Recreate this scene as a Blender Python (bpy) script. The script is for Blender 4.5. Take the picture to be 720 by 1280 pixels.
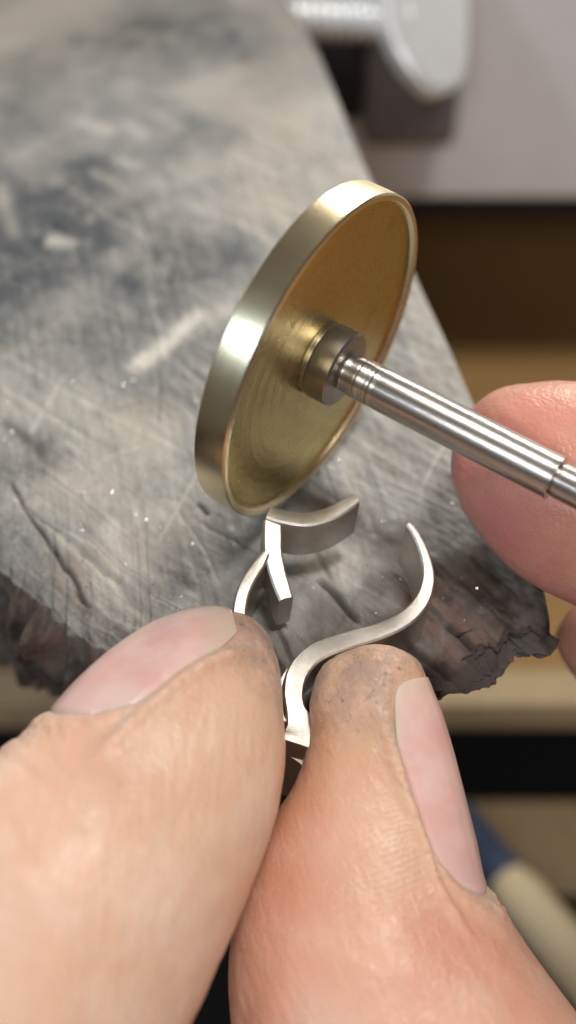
import bpy, bmesh, math, random
import numpy as np
from mathutils import Vector, Matrix

# ------------------------------------------------------------------ scene, camera, light (1 unit = 1 cm)
for o in list(bpy.data.objects): bpy.data.objects.remove(o)
S = bpy.context.scene
COL = S.collection
S.unit_settings.scale_length = 0.01
S.render.engine = 'CYCLES'
S.cycles.use_denoising = True
S.cycles.max_bounces = 8
S.view_settings.view_transform = 'Standard'
S.view_settings.look = 'None'
S.view_settings.exposure = 0.0
S.view_settings.gamma = 1.0
R = math.radians

PITCH = R(48); VF = R(42)
C0 = np.array([0.0, -9.6*math.cos(PITCH), 9.6*math.sin(PITCH)])
FWD = np.array([0.0, math.cos(PITCH), -math.sin(PITCH)])
UP = np.array([0.0, math.sin(PITCH), math.cos(PITCH)])
RT = np.array([1.0, 0.0, 0.0])
F = 640/math.tan(VF/2)

cd = bpy.data.cameras.new('camera'); cam = bpy.data.objects.new('camera', cd); COL.objects.link(cam)
cam.location = C0; cam.rotation_euler = (math.pi/2-PITCH, 0, 0)
cd.sensor_fit = 'VERTICAL'; cd.sensor_height = 36; cd.lens = 18/math.tan(VF/2)
cd.clip_start = 0.1; cd.clip_end = 500
cd.dof.use_dof = True; cd.dof.focus_distance = 8.55
cd.dof.aperture_fstop = 1e-3*cd.lens/(2*0.125)
cd.dof.aperture_blades = 0
S.camera = cam

W = bpy.data.worlds.new('World'); S.world = W; W.use_nodes = True
W.node_tree.nodes['Background'].inputs[0].default_value = (0.80, 0.72, 0.62, 1)
W.node_tree.nodes['Background'].inputs[1].default_value = 0.12

def area(name, loc, target, size, power, color, sy=None):
    l = bpy.data.lights.new(name, 'AREA'); l.energy = power; l.color = color; l.size = size
    if sy: l.shape = 'RECTANGLE'; l.size_y = sy
    o = bpy.data.objects.new(name, l); COL.objects.link(o); o.location = loc
    o.rotation_euler = (Vector(target)-Vector(loc)).to_track_quat('-Z', 'Y').to_euler()
    return o
area('bench_lamp', (9, 28, 14), (0, 0, 0), 7, 6000, (1.0, 0.93, 0.83))
area('ceiling_light', (8, -1, 36), (0, 0, 0), 7, 8900, (1.0, 0.95, 0.88))
area('bench_fill', (-6, -36, 28), (0, 6, 0), 14, 6000, (1.0, 0.97, 0.93))  # added fill behind the camera that brightens the bench face; no such lamp known
area('window', (-25, -17, 23), (0, 0, 0), 6, 2200, (0.68, 0.83, 1.0))

# ------------------------------------------------------------------ helpers
def px(x, y, d):
    return C0 + d*(FWD + (x-360)/F*RT - (y-640)/F*UP)
def onz(x, y, z=0.0):
    r = FWD + (x-360)/F*RT - (y-640)/F*UP
    return C0 + r*((z-C0[2])/r[2])
def project(P):
    d = P-C0; w = d@FWD
    return 360+F*(d@RT)/w, 640-F*(d@UP)/w

def _hash(i, j, k, seed):
    n = (i*374761393 + j*668265263 + k*1274126177 + seed*974711) & 0x7fffffff
    n = ((n ^ (n >> 13))*1274126177) & 0x7fffffff
    n = n ^ (n >> 16)
    return (n & 0xffff)/32767.5 - 1.0
def noise3(p, seed=0):
    i = np.floor(p).astype(np.int64); f = p-i; f = f*f*(3-2*f)
    r = 0
    for a in (0, 1):
        for b in (0, 1):
            for c in (0, 1):
                wgt = (f[..., 0] if a else 1-f[..., 0])*(f[..., 1] if b else 1-f[..., 1])*(f[..., 2] if c else 1-f[..., 2])
                r = r + wgt*_hash(i[..., 0]+a, i[..., 1]+b, i[..., 2]+c, seed)
    return r
def fbm(p, octv=4, seed=0, gain=0.5):
    r = 0; a = 1.0
    for o in range(octv):
        r = r + a*noise3(p*(2.03**o)+o*17.3, seed+o); a *= gain
    return r
def xyz(a, b, c=0.0):
    a, b, c = np.broadcast_arrays(a, b, c); return np.stack([a, b, c], -1).astype(float)
def sstep(a, b, x):
    t = np.clip((x-a)/(b-a), 0, 1); return t*t*(3-2*t)

def catmull(P, t):
    P = np.asarray(P, float); n = len(P)
    t = np.clip(t, 0, n-1-1e-9); i = np.floor(t).astype(int); f = (t-i)[..., None] if P.ndim > 1 else t-i
    g = lambda k: P[np.clip(k, 0, n-1)]
    p0 = np.where((i-1 < 0)[..., None] if P.ndim > 1 else i-1 < 0, 2*P[0]-P[1], g(i-1))
    p1, p2 = g(i), g(i+1)
    p3 = np.where((i+2 > n-1)[..., None] if P.ndim > 1 else i+2 > n-1, 2*P[-1]-P[-2], g(i+2))
    return 0.5*((2*p1)+(p2-p0)*f+(2*p0-5*p1+4*p2-p3)*f*f+(3*p1-p0-3*p2+p3)*f**3)

def mesh_np(name, V, Fq, smooth=True):
    me = bpy.data.meshes.new(name)
    V = np.asarray(V, np.float32); Fq = np.asarray(Fq, np.int32)
    k = Fq.shape[1]
    me.vertices.add(len(V)); me.vertices.foreach_set('co', V.ravel())
    me.loops.add(Fq.size); me.loops.foreach_set('vertex_index', Fq.ravel())
    me.polygons.add(len(Fq)); me.polygons.foreach_set('loop_start', np.arange(0, Fq.size, k, dtype=np.int32))
    me.update(calc_edges=True); me.validate()
    me.polygons.foreach_set('use_smooth', np.full(len(me.polygons), smooth)); me.update()
    return me
def link(name, me, mat, parent=None, **props):
    o = bpy.data.objects.new(name, me); COL.objects.link(o)
    if mat is not None and me is not None:
        me.materials.clear(); me.materials.append(mat)
    if parent is not None: o.parent = parent
    for k, v in props.items(): o[k] = v
    return o
def thing(name, label, cat, loc, group=None):
    o = bpy.data.objects.new(name, None); COL.objects.link(o); o.location = loc; o.empty_display_size = 0.3
    o['label'] = label; o['category'] = cat
    if group: o['group'] = group
    return o
def attr(me, name, vals):
    a = me.attributes.new(name, 'FLOAT', 'POINT'); a.data.foreach_set('value', np.asarray(vals, np.float32).ravel())
def grid_faces(n, m, wrap=False):
    i = np.arange(n-1)[:, None]; j = np.arange(m if wrap else m-1)[None, :]
    j2 = (j+1) % m
    return np.stack([i*m+j, i*m+j2, (i+1)*m+j2, (i+1)*m+j], -1).reshape(-1, 4)
def lathe(name, prof, seg=128, closed=False):
    prof = np.asarray(prof, float); a = np.linspace(0, 2*math.pi, seg, endpoint=False)
    V = np.stack([prof[:, None, 0]*np.cos(a), prof[:, None, 0]*np.sin(a), np.repeat(prof[:, 1:2], seg, 1)], -1).reshape(-1, 3)
    Fq = grid_faces(len(prof), seg, True)[:, ::-1]
    if closed:
        n = len(prof); j = np.arange(seg); j2 = (j+1) % seg
        Fq = np.vstack([Fq, np.stack([(n-1)*seg+j, j, j2, (n-1)*seg+j2], -1)])
    me = mesh_np(name, V, Fq)
    bm = bmesh.new(); bm.from_mesh(me)
    bmesh.ops.remove_doubles(bm, verts=bm.verts, dist=1e-6)
    bmesh.ops.recalc_face_normals(bm, faces=bm.faces)
    bm.to_mesh(me); bm.free()
    me.set_sharp_from_angle(angle=R(35))
    return me
def box_bm(bm, lo, hi, bev=0.0):
    r = bmesh.ops.create_cube(bm, size=1)
    for v in r['verts']:
        v.co = Vector([(lo[k]+hi[k])/2+v.co[k]*(hi[k]-lo[k]) for k in range(3)])
    if bev:
        es = list({e for v in r['verts'] for e in v.link_edges})
        bmesh.ops.bevel(bm, geom=es, offset=bev, segments=2, affect='EDGES', profile=0.6)
def bm_mesh(bm, name, smooth=False):
    me = bpy.data.meshes.new(name); bm.to_mesh(me); bm.free()
    for p in me.polygons: p.use_smooth = smooth
    return me

# ------------------------------------------------------------------ materials
class NT:
    def __init__(s, name):
        s.m = bpy.data.materials.new(name); s.m.use_nodes = True; s.t = s.m.node_tree
        s.b = s.t.nodes['Principled BSDF']
    def n(s, typ, **kw):
        nd = s.t.nodes.new(typ)
        for k, v in kw.items():
            if k.startswith('_'): setattr(nd, k[1:], v)
        for k, v in kw.items():
            if not k.startswith('_'):
                key = int(k[1:]) if k[0] == 'i' and k[1:].isdigit() else k
                s.put(nd.inputs[key], v)
        return nd
    def put(s, sock, v):
        if isinstance(v, bpy.types.NodeSocket): s.t.links.new(v, sock)
        elif isinstance(v, bpy.types.Node): s.t.links.new(v.outputs[0], sock)
        else: sock.default_value = v
    def set(s, **kw):
        for k, v in kw.items(): s.put(s.b.inputs[k.replace('_', ' ')], v)
    def ob(s): return s.n('ShaderNodeTexCoord').outputs['Object']
    def noise(s, vec, scale, detail=4, rough=0.55, dist=0.0):
        return s.n('ShaderNodeTexNoise', Vector=vec, Scale=scale, Detail=detail, Roughness=rough, Distortion=dist).outputs['Fac']
    def map(s, vec, scale=(1, 1, 1), rot=(0, 0, 0)):
        return s.n('ShaderNodeMapping', Vector=vec, Scale=scale, Rotation=rot).outputs[0]
    def mix(s, f, a, b, typ='MIX'):
        nd = s.n('ShaderNodeMix', _data_type='RGBA', _blend_type=typ)
        s.put(nd.inputs[0], f); s.put(nd.inputs[6], a); s.put(nd.inputs[7], b)
        return nd.outputs[2]
    def math(s, op, a, b=0.0, clamp=False):
        nd = s.n('ShaderNodeMath', _operation=op, _use_clamp=clamp); s.put(nd.inputs[0], a); s.put(nd.inputs[1], b); return nd.outputs[0]
    def ramp(s, f, lo, hi, a=0.0, b=1.0):
        nd = s.n('ShaderNodeMapRange', _interpolation_type='SMOOTHSTEP'); s.put(nd.inputs[0], f)
        for k, v in zip((1, 2, 3, 4), (lo, hi, a, b)): s.put(nd.inputs[k], v)
        return nd.outputs[0]
    def at(s, name): return s.n('ShaderNodeAttribute', _attribute_name=name).outputs['Fac']
    def bump(s, h, strength=0.3, dist=0.01, normal=None):
        nd = s.n('ShaderNodeBump', Strength=strength, Distance=dist, Height=h)
        if normal is not None: s.put(nd.inputs['Normal'], normal)
        return nd.outputs[0]
def c4(r, g, b): return (r, g, b, 1)

# wood of the bench pin
def mat_wood():
    t = NT('worn_wood'); o = t.ob()
    n1 = t.noise(o, 0.9, 6, 0.6, 0.6); n2 = t.noise(o, 3.2, 6, 0.65, 0.4); n3 = t.noise(o, 22, 4, 0.7)
    gr = t.noise(t.map(o, (10, 1.1, 8), (0, 0, R(52))), 2.2, 5, 0.65, 0.3)
    c = t.mix(t.ramp(n1, 0.36, 0.66), c4(0.235, 0.242, 0.245), c4(0.43, 0.415, 0.38))
    c = t.mix(t.ramp(n2, 0.50, 0.75, 0, 0.55), c, c4(0.11, 0.115, 0.125))
    c = t.mix(t.ramp(gr, 0.50, 0.72, 0, 0.28), c, c4(0.13, 0.115, 0.095))
    c = t.mix(t.ramp(n3, 0.52, 0.75, 0, 0.35), c, c4(0.46, 0.43, 0.37))
    fv_ = t.n('ShaderNodeCombineXYZ', X=t.math('MULTIPLY', t.at('fa'), 0.9), Y=t.math('MULTIPLY', t.at('fb'), 26.0)).outputs[0]
    fib = t.noise(fv_, 1.0, 4, 0.65)
    fv2 = t.n('ShaderNodeCombineXYZ', X=t.math('MULTIPLY', t.at('fa'), 0.5), Y=t.math('MULTIPLY', t.at('fb'), 7.0)).outputs[0]
    fib2 = t.noise(fv2, 1.0, 4, 0.6)
    c = t.mix(t.math('MULTIPLY', t.at('near'), t.ramp(fib, 0.50, 0.68, 0, 0.75)), c, c4(0.12, 0.112, 0.10))
    c = t.mix(t.math('MULTIPLY', t.at('near'), t.ramp(fib, 0.46, 0.32, 0, 0.6)), c, c4(0.47, 0.43, 0.36))
    c = t.mix(t.math('MULTIPLY', t.at('near'), t.ramp(fib2, 0.50, 0.66, 0, 0.5)), c, c4(0.16, 0.145, 0.125))
    c = t.mix(t.ramp(t.at('grain'), 0.15, 0.75, 0, 0.6), c, c4(0.115, 0.11, 0.105))
    c = t.mix(t.ramp(t.at('grain'), -0.2, -0.8, 0, 0.4), c, c4(0.44, 0.42, 0.37))
    c = t.mix(t.math('MULTIPLY', t.at('tan'), t.ramp(n2, 0.3, 0.6, 0.4, 0.85)), c, c4(0.46, 0.41, 0.33))
    c = t.mix(t.math('MULTIPLY', t.at('smudge'), t.ramp(n2, 0.28, 0.62, 0.35, 1)), c, c4(0.070, 0.080, 0.090))
    c = t.mix(t.math('MULTIPLY', t.at('scuff'), t.ramp(n3, 0.3, 0.6, 0.5, 1)), c, c4(0.58, 0.56, 0.50))
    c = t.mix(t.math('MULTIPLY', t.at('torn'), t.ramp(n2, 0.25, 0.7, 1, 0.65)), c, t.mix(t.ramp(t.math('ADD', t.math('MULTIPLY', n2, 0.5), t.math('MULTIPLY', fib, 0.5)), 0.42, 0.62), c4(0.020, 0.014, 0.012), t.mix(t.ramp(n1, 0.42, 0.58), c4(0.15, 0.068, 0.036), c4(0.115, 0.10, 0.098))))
    spk = t.ramp(t.noise(o, 48, 3, 0.7), 0.60, 0.70)
    c = t.mix(t.math('MULTIPLY', t.math('MULTIPLY', spk, t.at('near')), 0.65), c, c4(0.09, 0.08, 0.07))
    c = t.mix(t.at('crack'), c, c4(0.026, 0.020, 0.021))
    h = t.math('SUBTRACT', t.math('ADD', t.math('MULTIPLY', n3, 0.5), t.math('MULTIPLY', gr, 0.5)), t.math('MULTIPLY', t.math('MULTIPLY', fib, t.at('near')), 1.3))
    t.set(Base_Color=c, Roughness=t.math('ADD', t.ramp(n2, 0.3, 0.7, 0.42, 0.62), t.math('MULTIPLY', t.at('torn'), 0.3), True), Normal=t.bump(h, 0.35, 0.02), Specular_IOR_Level=t.math('SUBTRACT', 0.5, t.math('MULTIPLY', t.at('torn'), 0.35)))
    return t.m

def mat_metal(name, col, rough, aniso=0.0, scratch=0.0, rings=0.0, dark=None, ringscale=60, var=0.5, turned=0.0):
    t = NT(name); o = t.ob()
    n = t.noise(o, 5, 5, 0.6)
    c = t.mix(t.ramp(n, 0.3, 0.75, 0, var), c4(*col), c4(*(dark or [k*0.75 for k in col])))
    t.set(Base_Color=c, Metallic=1.0, Roughness=t.ramp(n, 0.3, 0.7, rough*(1-0.3*var), rough*(1+0.4*var)))
    nm = None
    if rings:
        w = t.n('ShaderNodeTexWave', _wave_type='BANDS', _bands_direction='Z', Vector=o, Scale=ringscale, Distortion=0.0, Detail=0).outputs['Fac']
        nm = t.bump(w, rings, 0.004)
    if turned:
        sx = t.n('ShaderNodeSeparateXYZ', Vector=o)
        r2 = t.math('SQRT', t.math('ADD', t.math('MULTIPLY', sx.outputs[0], sx.outputs[0]), t.math('MULTIPLY', sx.outputs[1], sx.outputs[1])))
        tv = t.n('ShaderNodeCombineXYZ', X=t.math('MULTIPLY', r2, 55.0), Y=t.math('MULTIPLY', sx.outputs[2], 90.0), Z=t.math('MULTIPLY', sx.outputs[0], 1.2)).outputs[0]
        tn = t.noise(tv, 1.0, 5, 0.7)
        nm = t.bump(tn, turned, 0.004, nm)
        c = t.mix(t.ramp(tn, 0.58, 0.75, 0, 0.45), c, c4(*[k*0.6 for k in col]))
        gr_ = t.ramp(t.noise(o, 2.3, 6, 0.7, 0.5), 0.52, 0.72, 0, 0.35)
        c = t.mix(gr_, c, c4(*[k*0.55 for k in col]))
        t.set(Base_Color=c)
    if scratch:
        s = t.noise(t.map(o, (60, 4, 60), (R(20), R(30), R(40))), 3, 4, 0.7)
        s2 = t.noise(t.map(o, (5, 70, 40), (R(10), R(-20), R(15))), 3, 3, 0.7)
        nm = t.bump(t.math('ADD', s, s2), scratch, 0.006, nm)
    if nm is not None: t.set(Normal=nm)
    if aniso:
        t.set(Anisotropic=aniso, Tangent=t.n('ShaderNodeTangent', _direction_type='RADIAL', _axis='Z').outputs[0])
    return t.m

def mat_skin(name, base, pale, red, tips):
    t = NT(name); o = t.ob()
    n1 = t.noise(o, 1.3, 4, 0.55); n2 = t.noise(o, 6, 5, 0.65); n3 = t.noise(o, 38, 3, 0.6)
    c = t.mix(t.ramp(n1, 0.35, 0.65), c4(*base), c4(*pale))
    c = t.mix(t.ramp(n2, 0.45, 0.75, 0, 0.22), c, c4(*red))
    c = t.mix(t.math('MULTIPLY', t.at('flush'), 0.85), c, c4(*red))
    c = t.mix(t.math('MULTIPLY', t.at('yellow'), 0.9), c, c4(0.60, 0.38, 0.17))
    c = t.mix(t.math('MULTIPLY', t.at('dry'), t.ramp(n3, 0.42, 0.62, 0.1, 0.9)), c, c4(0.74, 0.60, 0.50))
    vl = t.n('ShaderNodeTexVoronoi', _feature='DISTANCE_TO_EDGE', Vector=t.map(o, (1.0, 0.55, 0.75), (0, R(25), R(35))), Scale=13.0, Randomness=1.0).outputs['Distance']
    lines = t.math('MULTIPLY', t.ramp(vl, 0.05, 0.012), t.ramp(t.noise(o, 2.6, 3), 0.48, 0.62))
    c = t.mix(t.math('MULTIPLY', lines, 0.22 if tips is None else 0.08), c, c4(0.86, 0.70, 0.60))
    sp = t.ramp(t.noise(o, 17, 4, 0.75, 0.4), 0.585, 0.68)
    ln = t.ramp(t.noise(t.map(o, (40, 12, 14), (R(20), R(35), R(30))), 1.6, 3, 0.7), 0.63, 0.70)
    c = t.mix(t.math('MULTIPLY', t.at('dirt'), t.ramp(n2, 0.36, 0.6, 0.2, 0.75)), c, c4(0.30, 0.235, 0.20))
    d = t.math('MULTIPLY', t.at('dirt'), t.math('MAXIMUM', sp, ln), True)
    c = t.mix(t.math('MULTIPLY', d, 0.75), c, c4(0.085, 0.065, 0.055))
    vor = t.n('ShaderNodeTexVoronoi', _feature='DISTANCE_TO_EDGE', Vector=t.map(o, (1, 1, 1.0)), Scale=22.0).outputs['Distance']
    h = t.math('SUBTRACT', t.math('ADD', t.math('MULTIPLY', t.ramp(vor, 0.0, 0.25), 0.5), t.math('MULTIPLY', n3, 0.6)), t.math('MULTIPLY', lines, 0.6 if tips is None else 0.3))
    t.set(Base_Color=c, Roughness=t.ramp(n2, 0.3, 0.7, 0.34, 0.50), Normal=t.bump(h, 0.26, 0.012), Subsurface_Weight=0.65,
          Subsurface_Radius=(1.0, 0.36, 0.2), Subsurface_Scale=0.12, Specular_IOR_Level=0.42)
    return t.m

def mat_nail(name):
    t = NT(name); o = t.ob()
    n = t.noise(o, 4, 4); n2 = t.noise(o, 12, 4)
    c = t.mix(t.ramp(n, 0.35, 0.65), c4(0.80, 0.485, 0.44), c4(0.85, 0.585, 0.53))
    c = t.mix(t.math('MULTIPLY', t.at('lunula'), 0.35), c, c4(0.78, 0.60, 0.55))
    c = t.mix(t.math('MULTIPLY', t.at('free'), t.ramp(n2, 0.3, 0.7, 0.5, 0.85)), c, c4(0.70, 0.60, 0.48))
    c = t.mix(t.math('MULTIPLY', t.at('edge'), t.ramp(n2, 0.5, 0.7, 0.0, 0.5)), c, c4(0.74, 0.62, 0.54))
    t.set(Base_Color=c, Roughness=t.ramp(n2, 0.3, 0.7, 0.16, 0.26), Subsurface_Weight=0.4, Subsurface_Radius=(1, 0.5, 0.35), Subsurface_Scale=0.06,
          Normal=t.bump(t.at('ridge'), 0.22, 0.006), Specular_IOR_Level=0.55)
    return t.m

def mat_plain(name, a, b, scale=3, rough=0.6, stretch=(1, 1, 1), metallic=0.0, bump=0.2):
    t = NT(name); o = t.ob()
    n = t.noise(t.map(o, stretch), scale, 5, 0.6, 0.3)
    t.set(Base_Color=t.mix(t.ramp(n, 0.3, 0.7), c4(*a), c4(*b)), Roughness=rough, Metallic=metallic, Normal=t.bump(n, bump, 0.03))
    return t.m

M_WOOD = mat_wood()
M_BRASS = mat_metal('brushed_brass', (0.85, 0.74, 0.50), 0.25, aniso=0.5, dark=(0.76, 0.62, 0.36), var=0.15, turned=0.12)
M_BRASS_FACE = mat_metal('turned_brass', (0.60, 0.48, 0.20), 0.27, aniso=0.7, dark=(0.45, 0.34, 0.13), var=0.12, turned=0.06)
M_STEEL = mat_metal('turned_steel', (0.64, 0.61, 0.58), 0.25, aniso=0.3, rings=0.3, ringscale=34, var=0.15)
M_COLLAR = mat_metal('collar_steel', (0.40, 0.375, 0.345), 0.35, aniso=0.2)
M_SILVER = mat_metal('filed_silver', (0.66, 0.625, 0.575), 0.34, scratch=0.32, dark=(0.46, 0.42, 0.38), var=0.55)
M_SKIN = mat_skin('skin', (0.81, 0.53, 0.39), (0.85, 0.62, 0.49), (0.70, 0.30, 0.21), None)
M_SKIN2 = mat_skin('skin_shaded_hand', (0.68, 0.32, 0.235), (0.74, 0.43, 0.31), (0.58, 0.19, 0.20), 1)  # darker, redder skin copy; the second hand's shade is put into the colour
M_NAIL = mat_nail('nail')
M_BENCH = mat_plain('lilac_grey_paint', (0.78, 0.77, 0.79), (0.82, 0.81, 0.83), 2, 0.6)
M_DRAWER = mat_plain('drawer_wood', (0.40, 0.23, 0.08), (0.47, 0.29, 0.115), 1.2, 0.6, (1, 6, 1))
M_BLACK = mat_plain('flat_black', (0.010, 0.009, 0.012), (0.018, 0.016, 0.020), 3, 0.75)  # even black; stands in for shade under the bench and beside the screw
M_TAN = mat_plain('tan_board', (0.58, 0.44, 0.26), (0.64, 0.50, 0.31), 1.5, 0.6, (5, 1, 1))
M_ZINC = mat_plain('zinc_plate', (0.84, 0.87, 0.89), (0.92, 0.94, 0.95), 3, 0.30, metallic=0.55, bump=0.1)
M_CLAMP = mat_plain('clamp_shade_grey', (0.16, 0.145, 0.15), (0.20, 0.18, 0.185), 2, 0.6)  # clamp grey, doubling as the tone of the screw's shadow
M_LAP = mat_plain('brown_board', (0.17, 0.12, 0.055), (0.22, 0.155, 0.075), 1.5, 0.6, (5, 1, 1))  # brown kept darker to include the shade of the hands above
M_CREAM = mat_plain('cream_handle', (0.78, 0.64, 0.40), (0.84, 0.70, 0.46), 3, 0.5, (8, 1, 1))
M_BLUE = mat_plain('blue_ferrule', (0.03, 0.05, 0.10), (0.05, 0.07, 0.13), 3, 0.4)
M_GLINT = mat_metal('filings_metal', (0.9, 0.87, 0.8), 0.2)

# ------------------------------------------------------------------ bench, drawer, board below (far, out of focus)
YB = 10.0
bench = thing('workbench', 'pale lilac grey workbench front board above the dark gap, behind the wooden pin', 'workbench', (6, YB, -4.3))
bm = bmesh.new(); box_bm(bm, (-22, 0, 0.02), (26, 2.2, 4.8), 0.08)
link('front_board', bm_mesh(bm, 'front_board'), M_BENCH, bench)
bm = bmesh.new(); box_bm(bm, (-22, 0.1, 4.82), (26, 30, 7.0), 0.06)
bm_ = bmesh.new(); box_bm(bm_, (-22, 0.25, -0.5), (26, 2.1, 0.015), 0.03)  # black strip added as the line of shade below the front board
link('under_bench_shade', bm_mesh(bm_, 'under_bench_shade'), M_BLACK, bench)
link('bench_top', bm_mesh(bm, 'bench_top'), M_BENCH, bench)

dr = thing('drawer', 'brown wooden drawer lying open below the bench', 'drawer', (0, 4, -8.3))
bm = bmesh.new(); box_bm(bm, (-24, 0.35, -0.4), (26, 16, 0.0), 0.05)
link('drawer_floor', bm_mesh(bm, 'drawer_floor'), M_DRAWER, dr)
bm = bmesh.new(); box_bm(bm, (-24, 16.01, -0.4), (26, 16.8, 3.2), 0.05)
link('back_panel', bm_mesh(bm, 'back_panel'), M_DRAWER, dr)
bm = bmesh.new(); box_bm(bm, (-24, -0.25, -0.4), (26, 0.34, 0.25), 0.08)
link('front_lip', bm_mesh(bm, 'front_lip'), M_TAN, dr)
bm = bmesh.new(); box_bm(bm, (-24, 1.55, -9.9), (26, 2.95, -9.2), 0.08)
o = link('lap_board', bm_mesh(bm, 'lap_board'), M_LAP)
o['label'] = 'narrow brown wooden board below the hands, in front of the dark gap'; o['category'] = 'board'
bm = bmesh.new(); box_bm(bm, (-60, -60, -30.5), (60, 60, -30))
o = link('floor', bm_mesh(bm, 'floor'), M_BLACK); o['kind'] = 'structure'

# tool with cream handle lying on the board
def along(a, b):
    a = Vector(a); b = Vector(b); q = (b-a).to_track_quat('Z', 'Y')
    return Matrix.Translation(a) @ q.to_matrix().to_4x4(), (b-a).length
A = onz(612, 1075, -8.85); B = onz(790, 1290, -8.85)
Mx, Ln = along(A, B)
tool = thing('hand_tool', 'blurred hand tool with cream handle and dark blue ferrule lying on the board', 'tool', (0, 0, 0)); tool.matrix_world = Mx
link('handle', lathe('handle', [(0, 0.3), (0.26, 0.3), (0.33, 0.6), (0.36, 1.5), (0.34, 2.6), (0.30, Ln-0.2), (0.2, Ln), (0, Ln)], 32), M_CREAM, tool)
link('blade', lathe('blade', [(0, -4.6), (0.1, -4.5), (0.12, -0.905), (0, -0.905)], 24), M_STEEL, tool)
link('ferrule', lathe('ferrule', [(0, -0.9), (0.2, -0.9), (0.3, -0.7), (0.3, 0.31), (0, 0.31)], 32), M_BLUE, tool)

# clamp on the bench front; its grey block also paints in the screw's shadow
clamp = thing('clamp', 'dark grey clamp block on the bench front also standing in for the thumb screw shadow', 'clamp', (3.0, YB, -2.6))
lo = px(452, 205, 17.6)-np.array([3.0, YB, -2.6]); hi = px(572, 60, 17.6)-np.array([3.0, YB, -2.6])
bm = bmesh.new(); box_bm(bm, (lo[0], -0.9, lo[2]), (hi[0], -0.003, hi[2]+0.6), 0.18)
link('clamp_shade_block', bm_mesh(bm, 'clamp_shade_block', False), M_CLAMP, clamp)
bm = bmesh.new(); box_bm(bm, (lo[0]-1.2, -1.0, lo[2]+0.5), (lo[0]-0.004, -0.003, hi[2]+0.6), 0.08)  # black box added where the gap beside the screw lies in shade
link('gap_shade', bm_mesh(bm, 'gap_shade', False), M_BLACK, clamp)

# thumb screw through the clamp beside the pin
scr_a = px(300, 20, 15.6); scr_b = px(500, 26, 15.9)
Mx, Ln = along(scr_a, scr_b)
screw = thing('thumb_screw', 'silver thumb screw with threaded shaft and flat rounded paddle beside the pin', 'screw', (0, 0, 0)); screw.matrix_world = Mx
prof = [(0, 0)]
pitch = 0.12; k = 0
z = 0.0
while z < Ln:
    prof += [(0.19, z), (0.26, z+pitch*0.42), (0.26, z+pitch*0.58)]; z += pitch
prof += [(0.18, Ln), (0.0, Ln)]
link('threaded_shaft', lathe('threaded_shaft', prof, 40), M_ZINC, screw)
inv = Mx.inverted()
pad_px = [(482, -70), (490, 32), (514, 82), (544, 112), (570, 109), (586, 82), (590, 12), (586, -80), (540, -115)]
tt = np.linspace(0, len(pad_px), 64, endpoint=False)
cl = np.array([pad_px[-1]]+pad_px+pad_px[:2], float)
oc = catmull(cl, tt+1)
bm = bmesh.new()
nrm = Vector(-FWD*0.75+RT*0.55+UP*0.2).normalized()
cpt = Vector(px(540, 20, 15.9))
vs = []
for x, y in oc:
    r = FWD + (x-360)/F*RT - (y-640)/F*UP
    tt_ = (cpt-Vector(C0)).dot(nrm)/Vector(r).dot(nrm)
    vs.append(bm.verts.new(inv @ Vector(C0+r*tt_)))
f = bm.faces.new(vs)
ex = bmesh.ops.extrude_face_region(bm, geom=[f])
vv = [g for g in ex['geom'] if isinstance(g, bmesh.types.BMVert)]
off = inv.to_3x3() @ (-nrm*0.28)
for v in vv: v.co += off
bmesh.ops.recalc_face_normals(bm, faces=bm.faces)
bmesh.ops.bevel(bm, geom=[e for e in bm.edges if e.calc_face_angle(0) > R(60)], offset=0.06, segments=3, affect='EDGES')
me = bm_mesh(bm, 'paddle', True); me.set_sharp_from_angle(angle=R(40))
link('paddle', me, M_ZINC, screw)

# ------------------------------------------------------------------ bench pin
rng = np.random.default_rng(7)
def xy(p): return np.array([onz(a, b)[:2] for a, b in p])
right = np.vstack([[onz(322, -75)[0]-1.0, YB-0.02], xy([(361, 0), (464, 219), (583, 480), (632, 610), (670, 700), (684, 757)])])
front = xy([(-210, 560), (-120, 612), (-60, 652), (0, 690), (60, 736), (86, 768), (132, 792), (200, 835), (290, 862), (350, 872), (400, 868), (450, 852), (500, 843),
            (538, 836), (570, 826), (600, 809), (632, 801), (658, 793), (675, 778), (684, 757)])
left_b = np.array([front[0][0]-0.6, YB-0.02])
def resample(P, n, dens=None):
    P = np.asarray(P); d = np.r_[0, np.cumsum(np.linalg.norm(np.diff(P, axis=0), axis=1))]
    q = np.linspace(0, 1, n) if dens is None else dens
    t = np.interp(q*d[-1], d, np.arange(len(P)))
    return catmull(P, t)
NU, NV = 640, 560
qu = np.linspace(0, 1, NU); qv = 1-(1-np.linspace(0, 1, NV))**1.5
Fr = resample(front, NU, qu); Rr = np.stack([np.interp(qv, np.linspace(0, 1, 200), resample(right, 200)[:, k]) for k in (0, 1)], -1)
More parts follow.
